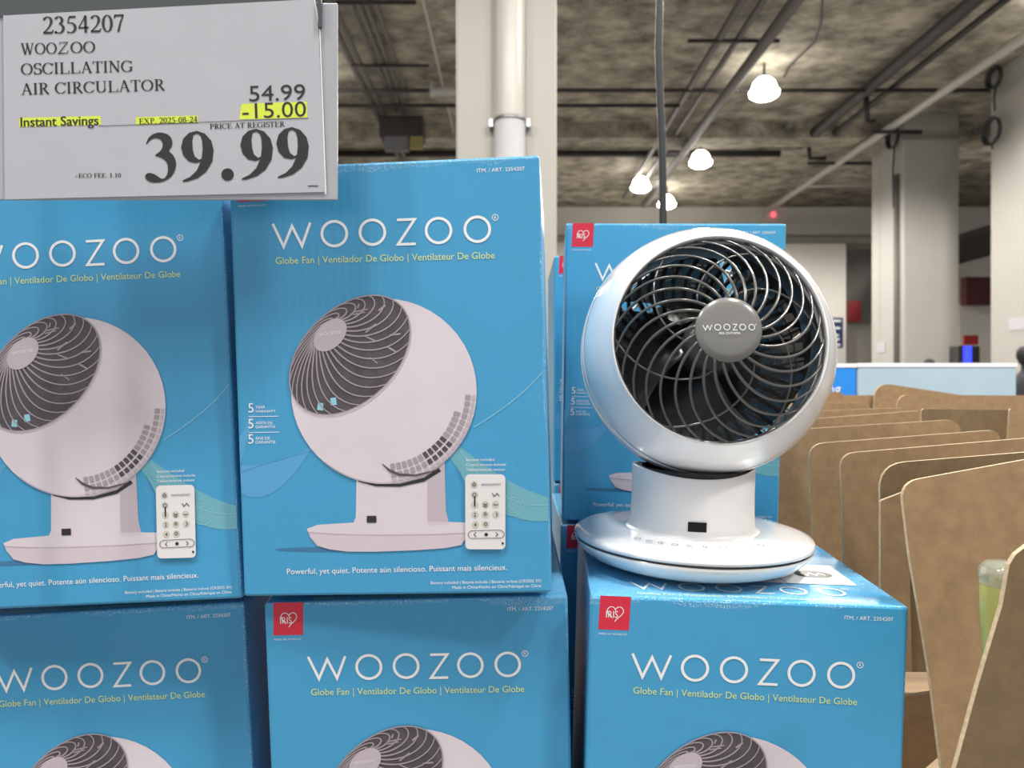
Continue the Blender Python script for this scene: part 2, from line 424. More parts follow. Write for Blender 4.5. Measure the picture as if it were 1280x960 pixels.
run_x('sprinkler_pipe', 165, 1090, 1152, .04, M['pipe_dark'], 'short dark rod on the top of the conduit column', H=4.8, cat='rod')
run_x('sprinkler_pipe', 204, 1010, 1092, .04, M['pipe_dark'], 'dark pipe low on the ceiling left of the conduit column', H=4.9)
run_x('sprinkler_pipe', 232, 1000, 1092, .04, M['pipe_white'], 'cream pipe low on the ceiling left of the conduit column', H=4.9)
bm = bmesh.new(); tube(bm, [at(1083, 122, 13.5), at(1084, 152, 13.5), at(1092, 152, 13.6)], .05, 8)
tag(bm_obj('pipe_drop', bm, M['pipe_dark']), 'bent dark pipe drop just left of the conduit column', 'pipe')
bm = bmesh.new(); tube(bm, [at(1011, 182, 16.3), at(1012, 198, 16.3), at(1032, 198, 16.3)], .05, 8)
tag(bm_obj('pipe_drop', bm, M['pipe_dark']), 'bent dark pipe drop at the far end of the thick diagonal pipe', 'pipe')
# white sprinkler pipe with drop left of the column
bm = bmesh.new(); d = 12.8; tube(bm, [at(540, 115, d), at(600, 113, d)], .07, 8); tube(bm, [at(541, 103, d), at(541, 120, d)], .05, 8); tube(bm, [at(596, 114, d), Vector((at(596, 114, d).x, d, CEIL))], .04, 8)
tag(bm_obj('branch_pipe', bm, M['pipe_white']), 'short white pipe with a nozzle just left of the near column', 'pipe')
bm = bmesh.new(); tube(bm, [at(1027, -60, 8.5)]+[Vector((at(x, y, 1).x*CEIL/at(x, y, 1).z*.98, CEIL/at(x, y, 1).z*.98, CEIL*.985)) for x, y in ((1028, 0), (1026, 30), (1018, 55), (1000, 72), (986, 86), (980, 98))], .018, 6)
tag(bm_obj('ceiling_wire', bm, M['pipe_dark']), 'thin curved wire on the ceiling above the brightest lamp', 'wire')
jb = empty('junction_box', at(502, 165, 14.5)); tag(jb, 'dark grey junction box with yellow label where the left conduits end', 'box')
def child_box(par, name, p0, p1, th, m):
    a, b_ = p0-par.location, p1-par.location; bm = bmesh.new(); box(bm, min(a.x, b_.x), max(a.x, b_.x), 0, th, min(a.z, b_.z), max(a.z, b_.z), bev=.008)
    o = bm_obj(name, bm, m, par); return o
child_box(jb, 'housing', at(474, 144, 14.5), at(528, 170, 14.5), .5, M['pipe_dark'])
o = child_box(jb, 'lower_panel', at(480, 170, 14.5), at(510, 187, 14.5), .2, M['dull_grey']); 
o = child_box(jb, 'yellow_label', at(512, 170, 14.5), at(528, 184, 14.5), .2, M['dull_yellow'])
bm = bmesh.new(); L_ = jb.location; box(bm, -.02, .02, .2, .24, .3, CEIL-L_.z); bm_obj('hanger', bm, M['steel'], jb)

# cable coils
def coil(px, py, d, rx, ry, label, tail):
    r = empty('cable_coil', at(px, py, d)); tag(r, label, 'cable')
    bm = bmesh.new(); rr = ry*d/F
    for j in range(4):
        tube(bm, [(-.02*j, rr*cos(t)*(1+.05*j), rr*sin(t)*(1+.04*j)) for t in [2*pi*q/24 for q in range(25)]], .017, 6, caps=False)
    bm_obj('coil', bm, M['rubber'], r)
    bm = bmesh.new(); tube(bm, [(0, 0, -rr), (-.03, 0, -rr-tail*.4), (-.02, 0, -rr-tail)], .018, 6); bm_obj('tail', bm, M['rubber'], r)
coil(1245, 97, 12.85, 7, 12, 'black cable coil hung high on the right edge column, upper of two', .40)
coil(1242, 164, 12.92, 5, 15, 'black cable coil on the right edge column, lower of two', .1)
coil(1118, 172, 15.25, 7, 12, 'black cable coil hung on the conduit column', 1.2)

# lamps
def lamp_proto():
    r = empty('ceiling_lamp'); tag(r, 'x', 'lamp', 'high bay lamps hung from the ceiling')
    bm = bmesh.new(); lathe(bm, [(0, .20), (.09, .20), (.17, .13), (.205, .03), (.21, 0)], 32); bm_obj('lamp_shade', bm, M['lamp'], r)
    bm = bmesh.new(); lathe(bm, [(.21, -.005), (.245, -.03), (.235, -.09), (.16, -.14), (0, -.16)], 32); bm_obj('lens', bm, M['lamp'], r)
    bm = bmesh.new(); tube(bm, [(0, 0, .20), (0, 0, .46)], .02, 8); lathe(bm, [(0, .26), (.05, .25), (.06, .20), (0, .2)], 16); bm_obj('stem', bm, M['pipe_dark'], r)
    ld = bpy.data.lights.new('bulb', 'SPOT'); ld.spot_size = radians(168); ld.spot_blend = .35; ld.energy = LAMP_W; ld.shadow_soft_size = .22; ld.color = (1, .96, .90)
    lo = bpy.data.objects.new('bulb', ld); COL.objects.link(lo); lo.parent = r; lo.location = (0, 0, -.40)
    return r
lp = lamp_proto()
near_light = bpy.data.lights['bulb'].copy(); near_light.energy = NEAR_W; near_light.name = 'near_bulb'
spots = [(4.17, 12.7, 'largest and brightest hanging lamp, upper right of the black cable'),
         (4.10, 16.7, 'second glowing hanging lamp, just right of the black cable'),
         (4.15, 20.6, 'third and farthest glowing lamp, low beside the black cable'),
         (3.15, 18.8, 'glowing lamp just above the top of the rear carton, left of the cable end'),
         (4.1, 8.4, 'lamp above the aisle outside the top of the view, ahead'),
         (4.1, 4.2, 'lamp above the aisle outside the view, right overhead'),
         (-3.6, 12.7, 'lamp hidden behind the price sign, farther'),
         (-3.6, 8.4, 'lamp out of view above the price sign, nearer'),
         (7.6, 10.3, 'added lamp out of view to the right above the dividers'),  # unseen lamp, added to light the front of the conduit column
         (-.9, -.5, 'added lamp overhead just behind the viewer, left'), (1.7, -.4, 'added lamp overhead just behind the viewer, right'), (-3.6, -1.0, 'lamp behind the viewer to the left'), (4.1, -1.5, 'lamp behind the viewer to the right'),  # overhead pair is added to brighten the fan and cartons
                 (11.5, 16.6, 'lamp behind the two right columns')]
for i, (x, y, lab) in enumerate(spots):
    if i == 0: r = lp
    else:
        r = lp.copy(); COL.objects.link(r)
        for ch in list(lp.children):
            c = ch.copy(); c.parent = r; COL.objects.link(c)
    r.location = (x, y, 4.86); r['label'] = lab
    if y < 2:
        for ch in r.children:
            if ch.type == 'LIGHT': ch.data = near_light

# hanging black cable
bm = bmesh.new()
pts = [(825.5, -140, 1.60), (825, 0, 1.60), (823, 60, 1.60), (825, 120, 1.60), (827.5, 170, 1.60), (828.5, 230, 1.60), (829, 290, 1.6), (829, 420, 1.6), (828, 640, 1.6)]
pts = [at(*p) for p in pts]; top = pts[0].copy(); top.z = CEIL
tube(bm, [top]+pts, .0078, 12); tag(bm_obj('power_cable', bm, M['rubber']), 'thick black cable hanging straight down from the ceiling behind the fan', 'cable')

# ------------------------------------------------------------------ pallet that carries the cartons
PZ = -.5265
pal = empty('display_pallet', (0, .95, GROUND)); tag(pal, 'wooden pallet stack under the lowest blue cartons', 'pallet')
for i in range(9):
    bm = bmesh.new(); box(bm, -.80, 1.35, -.42+i*.13, -.42+i*.13+.11, PZ-GROUND-.02, PZ-GROUND); bm_obj('deck_board', bm, M['wood'], pal)
for x in (-.78, -.05, .68, 1.25):
    bm = bmesh.new(); box(bm, x, x+.09, -.42, .73, 0, PZ-GROUND-.02); bm_obj('stringer', bm, M['wood'], pal)

# ------------------------------------------------------------------ the globe fan carton
TL, TR, BR, BL = (286, 211), (674, 193), (688, 742), (306, 747)
hm = homography([TL, TR, BR, BL], [(0, BH), (BW, BH), (BW, 0), (0, 0)])
def face(x, y, ly):
    u, v = hm(x, y); return (u, -.00012*ly, v)
PX = BW/385.0     # one artwork pixel in metres

def woozoo(y_shift=0):
    out = []
    out += p_stroke([(341.5, 280.5), (355.2, 309.2), (365.5, 283.5), (378.0, 308.2), (388.2, 279)], 3.3)
    for cx, cy in ((418.2, 292.8), (465.6, 290.9), (548, 288.6), (596.3, 286.9)): out += p_ring(cx, cy, 17.2, 13.7)
    out += p_stroke([(496.2, 275.4), (518.2, 274.6), (497.6, 306.2), (519.6, 305.4)], 3.3)
    out += p_ring(618.6, 272, 4.2, 3.4, 16)
    out += p_text('R', 617.2, 274, 620.2, 274)
    return out

def make_carton():
    r = empty('fan_carton'); tag(r, 'x', 'box', 'blue globe fan cartons')
    bm = bmesh.new(); box(bm, 0, BW, 0, BD, 0, BH, bev=.0022)
    bm_obj('carton_shell', bm, M['carton'], r)
    # flaps meeting on the top with a tape seam
    a = Art(lambda x, y, l: (x, y, BH+.0001*l)); a.add([[(0.002, .1185), (.238, .1185), (.238, .1215), (.002, .1215)]], 0)
    a.build('tape_seam', M['print_sw1'], r)
    # swooshes
    sw = ['print_sw1', 'print_sw2', 'print_line']
    def swoosh(polys, mi, ly):
        q_ = Art(face); q_.add(polys, 0, ly); q_.build('swoosh_print', M[sw[mi]], r)
    def curve(p0, p1, p2, n=16):
        return [((1-t)**2*p0[0]+2*t*(1-t)*p1[0]+t*t*p2[0], (1-t)**2*p0[1]+2*t*(1-t)*p1[1]+t*t*p2[1]) for t in [i/n for i in range(n+1)]]
    swoosh([curve((301.5, 583), (350, 585), (392, 558))+curve((392, 558), (345, 640), (303.5, 619))], 0, 1)
    swoosh([curve((300.5, 548), (312, 530), (325, 500))+[(301.5, 583)]], 0, 1)
    swoosh([curve((560, 570), (615, 660), (684, 652))+curve((683.5, 622), (640, 612), (575, 560))], 1, 1)
    swoosh(p_stroke(curve((592, 535), (650, 500), (678, 465)), .9), 2, 2)
    swoosh(p_stroke(curve((575, 565), (625, 640), (684, 632)), .8), 2, 2)
    swoosh(p_stroke(curve((301, 592), (345, 575), (400, 562)), .8), 0, 2)
    for cx, cy, rr in ((640, 632, 10), (640, 632, 6), (640, 632, 14)): swoosh(p_ring(cx, cy, rr, rr-.6, 24), 2, 2)
    # lettering
    a = Art(face); a.add(woozoo(), 0, 2); a.build('brand_lettering', M['print_white'], r)
    a = Art(face); a.add(p_text('Globe Fan | Ventilador De Globo | Ventilateur De Globe', 345.3, 331.2, 618, 323.6, 1.05), 0, 2)
    a.build('subtitle_lettering', M['print_yellow'], r)
    a = Art(face); a.add(p_text('ITM. / ART. 2354207', 596, 215.6, 655.5, 212.8, 1.0), 0, 2); a.build('item_number_lettering', M['print_white'], r)
    a = Art(face); a.add(p_text('Powerful, yet quiet. Potente aún silencioso. Puissant mais silencieux.', 359.8, 718.8, 632.6, 713.2, 1.02), 0, 2)
    a.add(p_text('Battery included | Batería incluida | Batterie incluse (CR2025 3V)', 538, 731.2, 675, 728.4), 0, 2)
    a.add(p_text('Made in China/Hecho en China/Fabriqué en Chine', 565, 737, 675, 734.6), 0, 2)
    a.build('tagline_lettering', M['print_white'], r)
    a = Art(face)
    for y, t1, t2 in ((517.2, 'YEAR', 'WARRANTY'), (536.8, 'AÑOS DE', 'GARANTÍA'), (556, 'ANS DE', 'GARANTIE')):
        a.add(p_text('5', 311.6, y, 318.2, y-.2, 1.0), 0, 2)
        a.add(p_text(t1, 320.5, y-5.0, 320.5+len(t1)*3.0, y-5.2), 0, 2); a.add(p_text(t2, 320.5, y, 345.5, y-.4), 0, 2)
    a.add(p_stroke([(312, 522.2), (349, 521.6)], .7), 0, 2); a.add(p_stroke([(312.6, 542), (350, 541.4)], .7), 0, 2)
    a.build('warranty_lettering', M['print_white'], r)
    # red logo square at the top left corner
    def lg(x, y): return (298.0+x*37.2, 210.2+y*43-x*1.6)
    a = Art(face); a.add([[lg(0, 0), lg(1, 0), lg(1, 1), lg(0, 1)]], 0, 1); q = a.build('red_logo', M['print_red'], r)
    a = Art(face)
    hp = []
    for i in range(33):
        t = radians(-118+i*(236+120)/32)
        t = -2.35+i*5.35/32
        hx = 16*sin(t)**3; hy = 13*cos(t)-5*cos(2*t)-2*cos(3*t)-cos(4*t)
        hp.append(lg(.52+hx*.0165, .50-hy*.0155))
    a.add(p_stroke(hp, .95), 0, 2)
    for s_, xx0, xx1 in (('IRIS', .23, .62),):
        a.add(p_text(s_, *lg(xx0, .64), *lg(xx1, .64), 1.25), 0, 2)
    a.build('heart_emblem', M['print_white'], q)
    a = Art(face); a.add(p_text('MODEL NO. PCF-SDC15T', *lg(.02, 1.15), *lg(.95, 1.15), 1.0), 0, 2); a.build('model_lettering', M['print_white'], r)
    # picture of the fan
    a = Art(face)
    C0 = (480, 490)
    a.add(p_ellipse(405, 688, 60, 3), 7, 1)
    a.add([[(446, 590), (500, 596), (555, 572), (557, 640), (560, 652), (562, 657), (440, 659), (445, 648)]], 0, 2)      # neck
    a.add([[(534, 590), (555, 572), (557, 640), (560, 652), (562, 657), (534, 658)]], 1, 3)
    base = [(384.5, 662), (398, 657), (445, 654), (520, 652), (582, 654), (584, 669), (576, 682), (556, 686), (520, 688.6), (470, 690.5), (435, 690.4), (412, 687.5), (397, 683), (388, 672)]
    a.add([base], 0, 3)
    a.add([[(386, 666.5), (440, 670.5), (520, 670), (584, 667.5), (584, 670), (576, 682), (556, 686), (520, 688.6), (470, 690.5), (435, 690.4), (412, 687.5), (397, 683)]], 4, 4)
    a.add(p_stroke([(386, 666.2), (420, 668.6), (470, 669.6), (530, 669), (584, 667)], .9), 1, 5)
    a.add([[(458.8, 645.8), (470.6, 645.8), (470.6, 654.3), (458.8, 654.3)]], 5, 5)
    a.add([[(449, 599), (470, 606), (500, 606), (530, 598), (548, 586), (551, 590), (530, 603), (500, 609.5), (470, 609), (448, 603)]], 5, 4)  # shadow gap
    a.add(p_ellipse(480, 490, 115.4, 116), 0, 5)
    a.add(p_ring(480, 490, 115.4, 113.6, 60, 116, 114.2, 20, 130), 1, 6)
    # side vents
    for i in range(19):
        a0 = 2+i*4.4
        for ri, ro in ((91, 99), (101.5, 108), (110, 113.5)):
            if ri == 91 and i < 3: continue
            dk = 2 if (8 <= i <= 12 and ri < 109) else (3 if ri < 109 else 1)
            a.add(p_ring(480, 490, ro, ri, 2, None, None, a0+.5, a0+3.7), dk, 7)
    a.add(p_stroke([(478, 581), (487, 589), (500, 594.5), (520, 595), (545, 589)], [1, 3, 3.2, 2.4, 1]), 2, 8)
    # grille opening: ribs bend round and converge on the hub that stands proud of the opening
    EC, HC = Vector((438, 445)), Vector((413.5, 420))
    ax = Vector((1, -1)).normalized(); bx_ = Vector((1, 1)).normalized()
    def gp(rr, th):           # rr 0 at centre .. 1 rim
        c = HC.lerp(EC, max(0, (rr-.28)/.72)**.8)
        A = 88.5*rr if rr > .28 else 88.5*rr; B_ = 58*rr
        p = c+ax*(A*cos(th))+bx_*(B_*sin(th)); return (p.x, p.y)
    a.add([[gp(1, 2*pi*i/60) for i in range(60)]], 2, 6)
    a.add(p_stroke([gp(1.0, 2*pi*i/60) for i in range(60)], 1.6, True), 3, 9)
    rnd = random.Random(3)
    for i in range(9):
        th = rnd.uniform(-1.3, 1.8); r0 = rnd.uniform(.45, .8)
        a.add(p_stroke([gp(r0, th), gp(r0+.13, th+rnd.uniform(-.3, .2))], rnd.uniform(1.0, 2.4)), 3, 7)
    for th, r0 in ((2.35, .80), (2.62, .86)):
        a.add([[gp(r0, th), gp(r0+.09, th), gp(r0+.09, th+.12), gp(r0, th+.12)]], 6, 7)
    for i in range(26):
        th = 2*pi*i/26
        pts_ = [gp(.27+.73*t, th-(.72*t+.2*t**4)) for t in [j/12 for j in range(13)]]
        a.add(p_stroke(pts_, [2.1-.8*j/12 for j in range(13)]), 3, 8)
    a.add([[gp(.275, 2*pi*i/40) for i in range(40)]], 1, 10)
    a.add(p_text('WOOZOO', 400.5, 421.6, 427, 417.6, 1.0), 8, 11)
    a.build('fan_picture', [M['print_body'], M['print_body2'], M['print_dark'], M['print_rib'], M['print_hub2'], M['print_black'], M['print_line'], M['print_shadow'], M['print_white']], r)
    # picture of the remote control
    a = Art(face)
    a.add([[(566, 572), (581, 605), (582, 594)]], 3, 7)
    a.add(p_rrect(581.2, 593.6, 630.8, 687, 5.5), 0, 12)
    for bx0, by0 in ((592.2, 606.5), (592.6, 619.2), (592.8, 631.5), (593.2, 644), (593.6, 656.3), (606, 631.2), (606, 643.8), (606.4, 656), (618.8, 631), (619.2, 643.6)):
        a.add(p_ellipse(bx0, by0, 4.6, 4.6, 0, 16), 1, 13)
    a.add(p_ring(592.2, 606.5, 2.4, 1.5, 12, None, None, -60, 240), 2, 14); a.add([[(591.8, 603), (592.6, 603), (592.6, 606.5), (591.8, 606.5)]], 2, 14)
    a.add(p_ring(592.6, 619.2, 2.5, 1.7, 14), 2, 14)
    for s_, xx, yy in (('1', 592.0, 633.8), ('2', 591.6, 646.4), ('4', 592.0, 658.6)): a.add(p_text(s_, xx, yy, xx+3.0 if s_ != '1' else xx+1.8, yy), 2, 14)
    a.add(p_stroke([(603.5, 630), (606, 632), (608.5, 630)], 1.1), 2, 14); a.add(p_stroke([(603.5, 632.5), (606, 634.5), (608.5, 632.5)], .8), 2, 14)
    a.add(p_ring(606, 643, 2, 1.2, 12), 2, 14); a.add(p_ring(606.4, 655.5, 2.2, 1.4, 12), 2, 14)
    a.add(p_ring(618.8, 629.5, 3, 2.1, 10, None, None, 20, 160), 2, 14); a.add(p_ring(618.2, 643.6, 3, 2.1, 10, None, None, -70, 70), 2, 14)
    a.add(p_stroke([(614.5, 617), (617, 621), (620.5, 617.2), (623.5, 621)], 1.0), 2, 14)
    a.add(p_text('WOOZOO', 600.5, 608, 625, 607.4, .8), 2, 14)
    for q1, q2 in (((589, 664), (625, 663)), ((589, 673.5), (625, 673))): a.add(p_stroke([q1, q2], .7), 2, 14)
    a.add(p_ring(589.5, 668.8, 5, 4.3, 10, None, None, 90, 270), 2, 14); a.add(p_ring(624.6, 668.3, 5, 4.3, 10, None, None, -90, 90), 2, 14)
    a.add(p_stroke([(594.5, 666), (592, 668.8), (594.5, 671.4)], .9), 2, 14); a.add(p_stroke([(619, 666), (621.6, 668.5), (619, 671)], .9), 2, 14)
    a.add(p_ellipse(607, 668.6, 2.4, 2.2, 0, 8), 2, 14)
    a.add(p_ellipse(627.5, 679.6, 1.5, 1.5, 0, 10), 2, 14)
    a.build('remote_picture', [M['print_remote'], M['print_btn'], M['print_black'], M['print_sw2']], r)
    a = Art(face)
    for j, (s_, x1) in enumerate((('Remote included', 617), ('Control remoto incluido', 631.5), ('Télécommande incluse', 630))):
        a.add(p_text(s_, 582, 577.4+j*6.2, x1, 577+j*6.2, .95), 0, 2)
    a.build('remote_lettering', M['print_white'], r)
    # print on the top face, read from the front
    def top(x, y, l): return (x, y, BH+.0002+.0001*l)
    cx0, sc = .0345, PX*1.0
    a = Art(top)
    for p in woozoo():
        a.add([[(cx0+(x-341)*sc, .020+(312-y-(x-341)*.028)*sc) for x, y in p]], 0, 2)
    a.add([[(cx0+.002+(x)*sc, .0065+y*sc) for x, y in p] for p in p_text('Globe Fan | Ventilador De Globo | Ventilateur De Globe', 0, 0, 273, 0, 1.0, False)], 1, 2)
    a.build('top_lettering', [M['print_white'], M['print_yellow']], r)
    a = Art(top)
    a.add([[(.136, .052), (.222, .052), (.222, .114), (.136, .114)]], 0, 3)
    a.add([p for p in p_ellipse(.196, .082, .016, .012, 0, 30)], 1, 4)
    a.add(p_stroke([(.166, .052), (.150, .114)], .0008), 1, 4); a.add(p_stroke([(.168, .100), (.221, .100)], .0008), 1, 4)
    a.add([[(.172, .104), (.184, .104), (.184, .110), (.172, .110)]], 2, 4)
    for yy in (.060, .066, .072, .090): a.add([[(.141, yy), (.158, yy), (.158, yy+.0012), (.141, yy+.0012)]], 1, 4)
    a.add(p_stroke([(.186, .084), (.190, .077), (.194, .086), (.198, .078), (.202, .086), (.206, .079)], .0014), 0, 5)
    a.build('shipping_label', [M['print_white'], M['print_black'], M['highlight']], r)
    return r
M['print_hub2'] = mat('printed_base_shade', srgb(203, 192, 202), .4)
M['print_shadow'] = mat('printed_blue_shade', srgb(58, 116, 158), .4)
M['print_remote'] = mat('printed_remote_white', srgb(222, 220, 222), .4)

def rot_xyz(yaw, pit, rol):
    return (Matrix.Rotation(yaw, 4, 'Z') @ Matrix.Rotation(pit, 4, 'X') @ Matrix.Rotation(rol, 4, 'Y'))
proto = make_carton()
cartons = [
 ((-.2093, .5990, -.1660), (-3.1, 1.25, -1.57), 'upper middle blue fan carton standing tall under the cream column, fully in view'),
 ((-.4525, .6100, -.1811), (-1.1, .05, -2.84), 'upper left blue fan carton cut off by the left edge, below the price sign'),
 ((-.1875, .6207, -.5052), (.1, 2.44, -1.47), 'lower middle blue fan carton under the tall one, red logo at its top left'),
 ((-.4441, .6332, -.5256), (.83, -.08, -3.06), 'lower left blue fan carton cut off by the left and bottom edges'),
 ((.0528, .6007, -.4949), (-2.63, 1.6, 1.38), 'lower right blue fan carton that the white fan stands on'),
 ((.0560, .8655, -.1540), (-3.2, 2.6, .78), 'blue fan carton right behind the white fan, second row, upper'),
 ((.0500, .8640, -.4905), (-.6, .4, .78), 'blue fan carton in the dark gap below the one behind the fan, second row'),
 ((.0610, 1.1300, -.1440), (-.5, 0, .2), 'blue fan carton glimpsed as a sliver behind, third row, upper'),
 ((.0610, 1.1300, -.4790), (-.5, 0, .2), 'blue fan carton hidden under the third row sliver'),
]
carts = []
for i, (loc, ang, lab) in enumerate(cartons):
    if i == 0: r = proto
    else:
        r = proto.copy(); COL.objects.link(r)
        for ch in list(proto.children):
            c = ch.copy(); COL.objects.link(c); c.parent = r
            for g in ch.children:
                d = g.copy(); COL.objects.link(d); d.parent = c
    mw = Matrix.Translation(loc) @ rot_xyz(*[radians(v) for v in ang])
    r.location = loc; r.rotation_euler = mw.to_euler(); r['label'] = lab; carts.append((r, mw))

# ------------------------------------------------------------------ the white globe fan
mwD = carts[4][1]
cloc = mwD.inverted() @ Vector((.1625, .700, -.16)); base_pt = mwD @ Vector((cloc.x, cloc.y, BH+.0004))
fan = empty('globe_fan', base_pt, mwD.to_euler()); FS = 1.075; fan.scale = (FS, FS, FS)
HB = (-.129-base_pt.z)/FS; NH = (-.0795-base_pt.z)/FS; ZK = HB/.030
tag(fan, 'white globe fan with grey spiral grille standing on the lower right carton', 'fan')
# base dish
bm = bmesh.new()
lathe(bm, [(r_, z_*ZK) for r_, z_ in [(0, 0), (.062, 0), (.074, .0018), (.0885, .0075), (.0958, .0145), (.0975, .0180), (.0968, .0190)]], 96)
bm_obj('base_dish', bm, M['white_plastic'], fan)
bm = bmesh.new(); lathe(bm, [(.0955, .0190*ZK), (.0955, .0212*ZK)], 96); bm_obj('base_seam', bm, M['pipe'], fan)
bm = bmesh.new(); lathe(bm, [(r_, z_*ZK) for r_, z_ in [(.0960, .0205), (.0982, .0212), (.0985, .0232), (.0972, .0256), (.092, .0272), (.075, .0288), (0, .030)]], 96)
bm_obj('base_top', bm, M['white_plastic'], fan)
# control marks on the base top
a = Art(lambda x, y, l: (x, y, .0300*ZK-.0012*ZK*(math.hypot(x, y)/.075)**2+.0010))
def cyc(rad_, ang_): return (rad_*sin(ang_), -rad_*cos(ang_))
for i, an in enumerate((-44, -36, -28, -20, -12, -2, 8, 18, 26, 34)):
    x, y = cyc(.074, radians(an))
    if i % 3 == 0: a.add(p_ring(x, y, .0028, .0019, 14), 0)
    elif i % 3 == 1: a.add(p_stroke([(x-.0026, y), (x, y+.002), (x+.0026, y)], .0009), 0); a.add(p_stroke([(x-.0026, y-.003), (x+.0026, y-.003)], .0009), 0)
    else: a.add(p_ring(x, y, .0028, .0019, 8, None, None, 0, 200), 0); a.add(p_stroke([(x, y-.003), (x, y+.001)], .0009), 0)
for an in (-4, 4): 
    x, y = cyc(.083, radians(an)); a.add(p_ellipse(x, y, .0012, .0009, 0, 8), 0)
a.build('control_icons', M['grey_icon'], fan)
# neck (slightly oval, flared into the base)
def neck_profile():
    return [(.0555, HB-.001), (.0533, HB+.0004), (.0522, HB+.002), (.0515, HB+.006), (.0510, HB+.014), (.0506, HB+.030), (.0508, NH-.001), (.0500, NH), (.0480, NH), (.0476, NH-.004)]
bm = bmesh.new(); lathe(bm, neck_profile(), 96, 1, .93)
for v in bm.verts:                       # the rim dips at the front to follow the globe
    k_ = max(0, (v.co.z-HB-.030)/(NH-HB-.030)); v.co.z += .0065*k_*(v.co.x/.0508)**2
o = bm_obj('neck', bm, M['white_matte'], fan)
bm = bmesh.new(); lathe(bm, [(.0475, NH-.003), (.0475, HB+.03), (0, HB+.03)], 48, 1, .93); lathe(bm, [(.0462, NH-.006), (.0462, NH+.0035), (.043, NH+.0045)], 48, 1, .93); bm_obj('neck_cavity_shade', bm, M['dark'], fan)  # black lining and added collar colour the gap under the globe as shade
bm = bmesh.new()
for q in range(2):
    dpt = .0480+.0006*q
    n = 8
rows = []
for j, z in enumerate((HB+.0050, HB+.0127)):
    row = []
    for i in range(9):
        th = radians(-103+i*16/8) ; row.append(bm.verts.new((.0518*cos(th), .0518*.93*sin(th)*1.004, z)))
    rows.append(row)
for i in range(8): bm.faces.new((rows[0][i], rows[0][i+1], rows[1][i+1], rows[1][i]))
bmesh.ops.solidify(bm, geom=bm.faces[:], thickness=.0012)
bm_obj('display_window', bm, M['dark'], fan)

# head: its own frame with local z along the facing direction
Fd = Vector((-.069, -.989, .132)).normalized(); e1 = Vector((0, 0, 1)).cross(Fd).normalized(); e2 = Fd.cross(e1).normalized()
HCt = at(880, 441.5, .701)
MH = Matrix(((e1.x, e2.x, Fd.x, HCt.x), (e1.y, e2.y, Fd.y, HCt.y), (e1.z, e2.z, Fd.z, HCt.z), (0, 0, 0, 1))) @ Matrix.Scale(FS, 4)
bpy.context.view_layer.update()
head = empty('fan_head'); head.parent = fan
head.matrix_parent_inverse = fan.matrix_world.inverted(); head.matrix_world = MH
# parts of the head hang directly under the head frame (thing > part > sub-part)
RG = .1045
def sph(phi): return (RG*sin(radians(phi)), RG*cos(radians(phi)))
prof = [(.0800, .050), (.0800, .0640), (.0804, .0662), (.0812, .0666)]
prof += [(RG*sin(radians(p)), RG*cos(radians(p))) for p in range(52, 78, 3)]
prof += [(RG*sin(radians(78.2)), RG*cos(radians(78.2))), ((RG-.0012)*sin(radians(78.6)), RG*cos(radians(78.6))), ((RG-.0012)*sin(radians(79.2)), RG*cos(radians(79.2))), (RG*sin(radians(79.6)), RG*cos(radians(79.6)))]
prof += [(RG*sin(radians(p)), RG*cos(radians(p))) for p in range(82, 107, 3)]
prof += [((RG-.003)*sin(radians(106)), (RG-.003)*cos(radians(106)))]
bm = bmesh.new(); lathe(bm, prof, 128); bm_obj('globe_shell', bm, M['white_plastic'], head)
# rear guard: meridian bars and a cap
bm = bmesh.new()
for i in range(64):
    th = 2*pi*i/64
    tube(bm, [((RG-.0015)*sin(radians(p))*cos(th), (RG-.0015)*sin(radians(p))*sin(th), (RG-.0015)*cos(radians(p))) for p in (104, 115, 126, 137, 148)], .0013, 5)
for p in (118, 132): tube(bm, [((RG-.002)*sin(radians(p))*cos(t), (RG-.002)*sin(radians(p))*sin(t), (RG-.002)*cos(radians(p))) for t in [2*pi*q/64 for q in range(65)]], .0013, 5, caps=False)
bm_obj('rear_guard', bm, M['white_matte'], head)
bm = bmesh.new(); lathe(bm, [(RG*sin(radians(p)), RG*cos(radians(p))) for p in (147, 155, 165, 175)]+[(0, -RG)], 64); bm_obj('rear_cap', bm, M['white_matte'], head)
# inner duct with slots
bm = bmesh.new(); lathe(bm, [(.0802, .056), (.0808, .030), (.0835, .002), (.0870, -.014)], 96); bm_obj('inner_duct', bm, M['inner'], head)
bm = bmesh.new()
for i in range(40):
    th = 2*pi*i/40
    tube(bm, [(.088*cos(th), .088*sin(th), -.014), (.078*cos(th+.08), .078*sin(th+.08), -.045), (.045*cos(th+.2), .045*sin(th+.2), -.066)], .0021, 5)
lathe(bm, [(.062, -.060), (.040, -.058), (.032, -.04), (.030, .0), (0, .0)], 48)
bm_obj('rear_stator', bm, M['inner'], head)
# blades
bm = bmesh.new()
for kbl in range(5):
    rows = []
    for i in range(9):
        r_ = .022+.056*i/8; row = []
        for j in range(9):
            u = j/8; th = 2*pi*kbl/5+.25+.55*(r_/.078)+(u-.5)*1.22
            row.append(bm.verts.new((r_*cos(th), r_*sin(th), .028+(u-.5)*.030*(1-.3*i/8))))
        rows.append(row)
    for i in range(8):
        for j in range(8):
            f = bm.faces.new((rows[i][j], rows[i+1][j], rows[i+1][j+1], rows[i][j+1])); f.smooth = True
bmesh.ops.solidify(bm, geom=bm.faces[:], thickness=.0012)
bm_obj('fan_blades', bm, M['blade'], head)
bm = bmesh.new(); lathe(bm, [(.024, .008), (.024, .042), (.018, .048), (0, .050)], 40); bm_obj('motor_hub', bm, M['inner'], head)
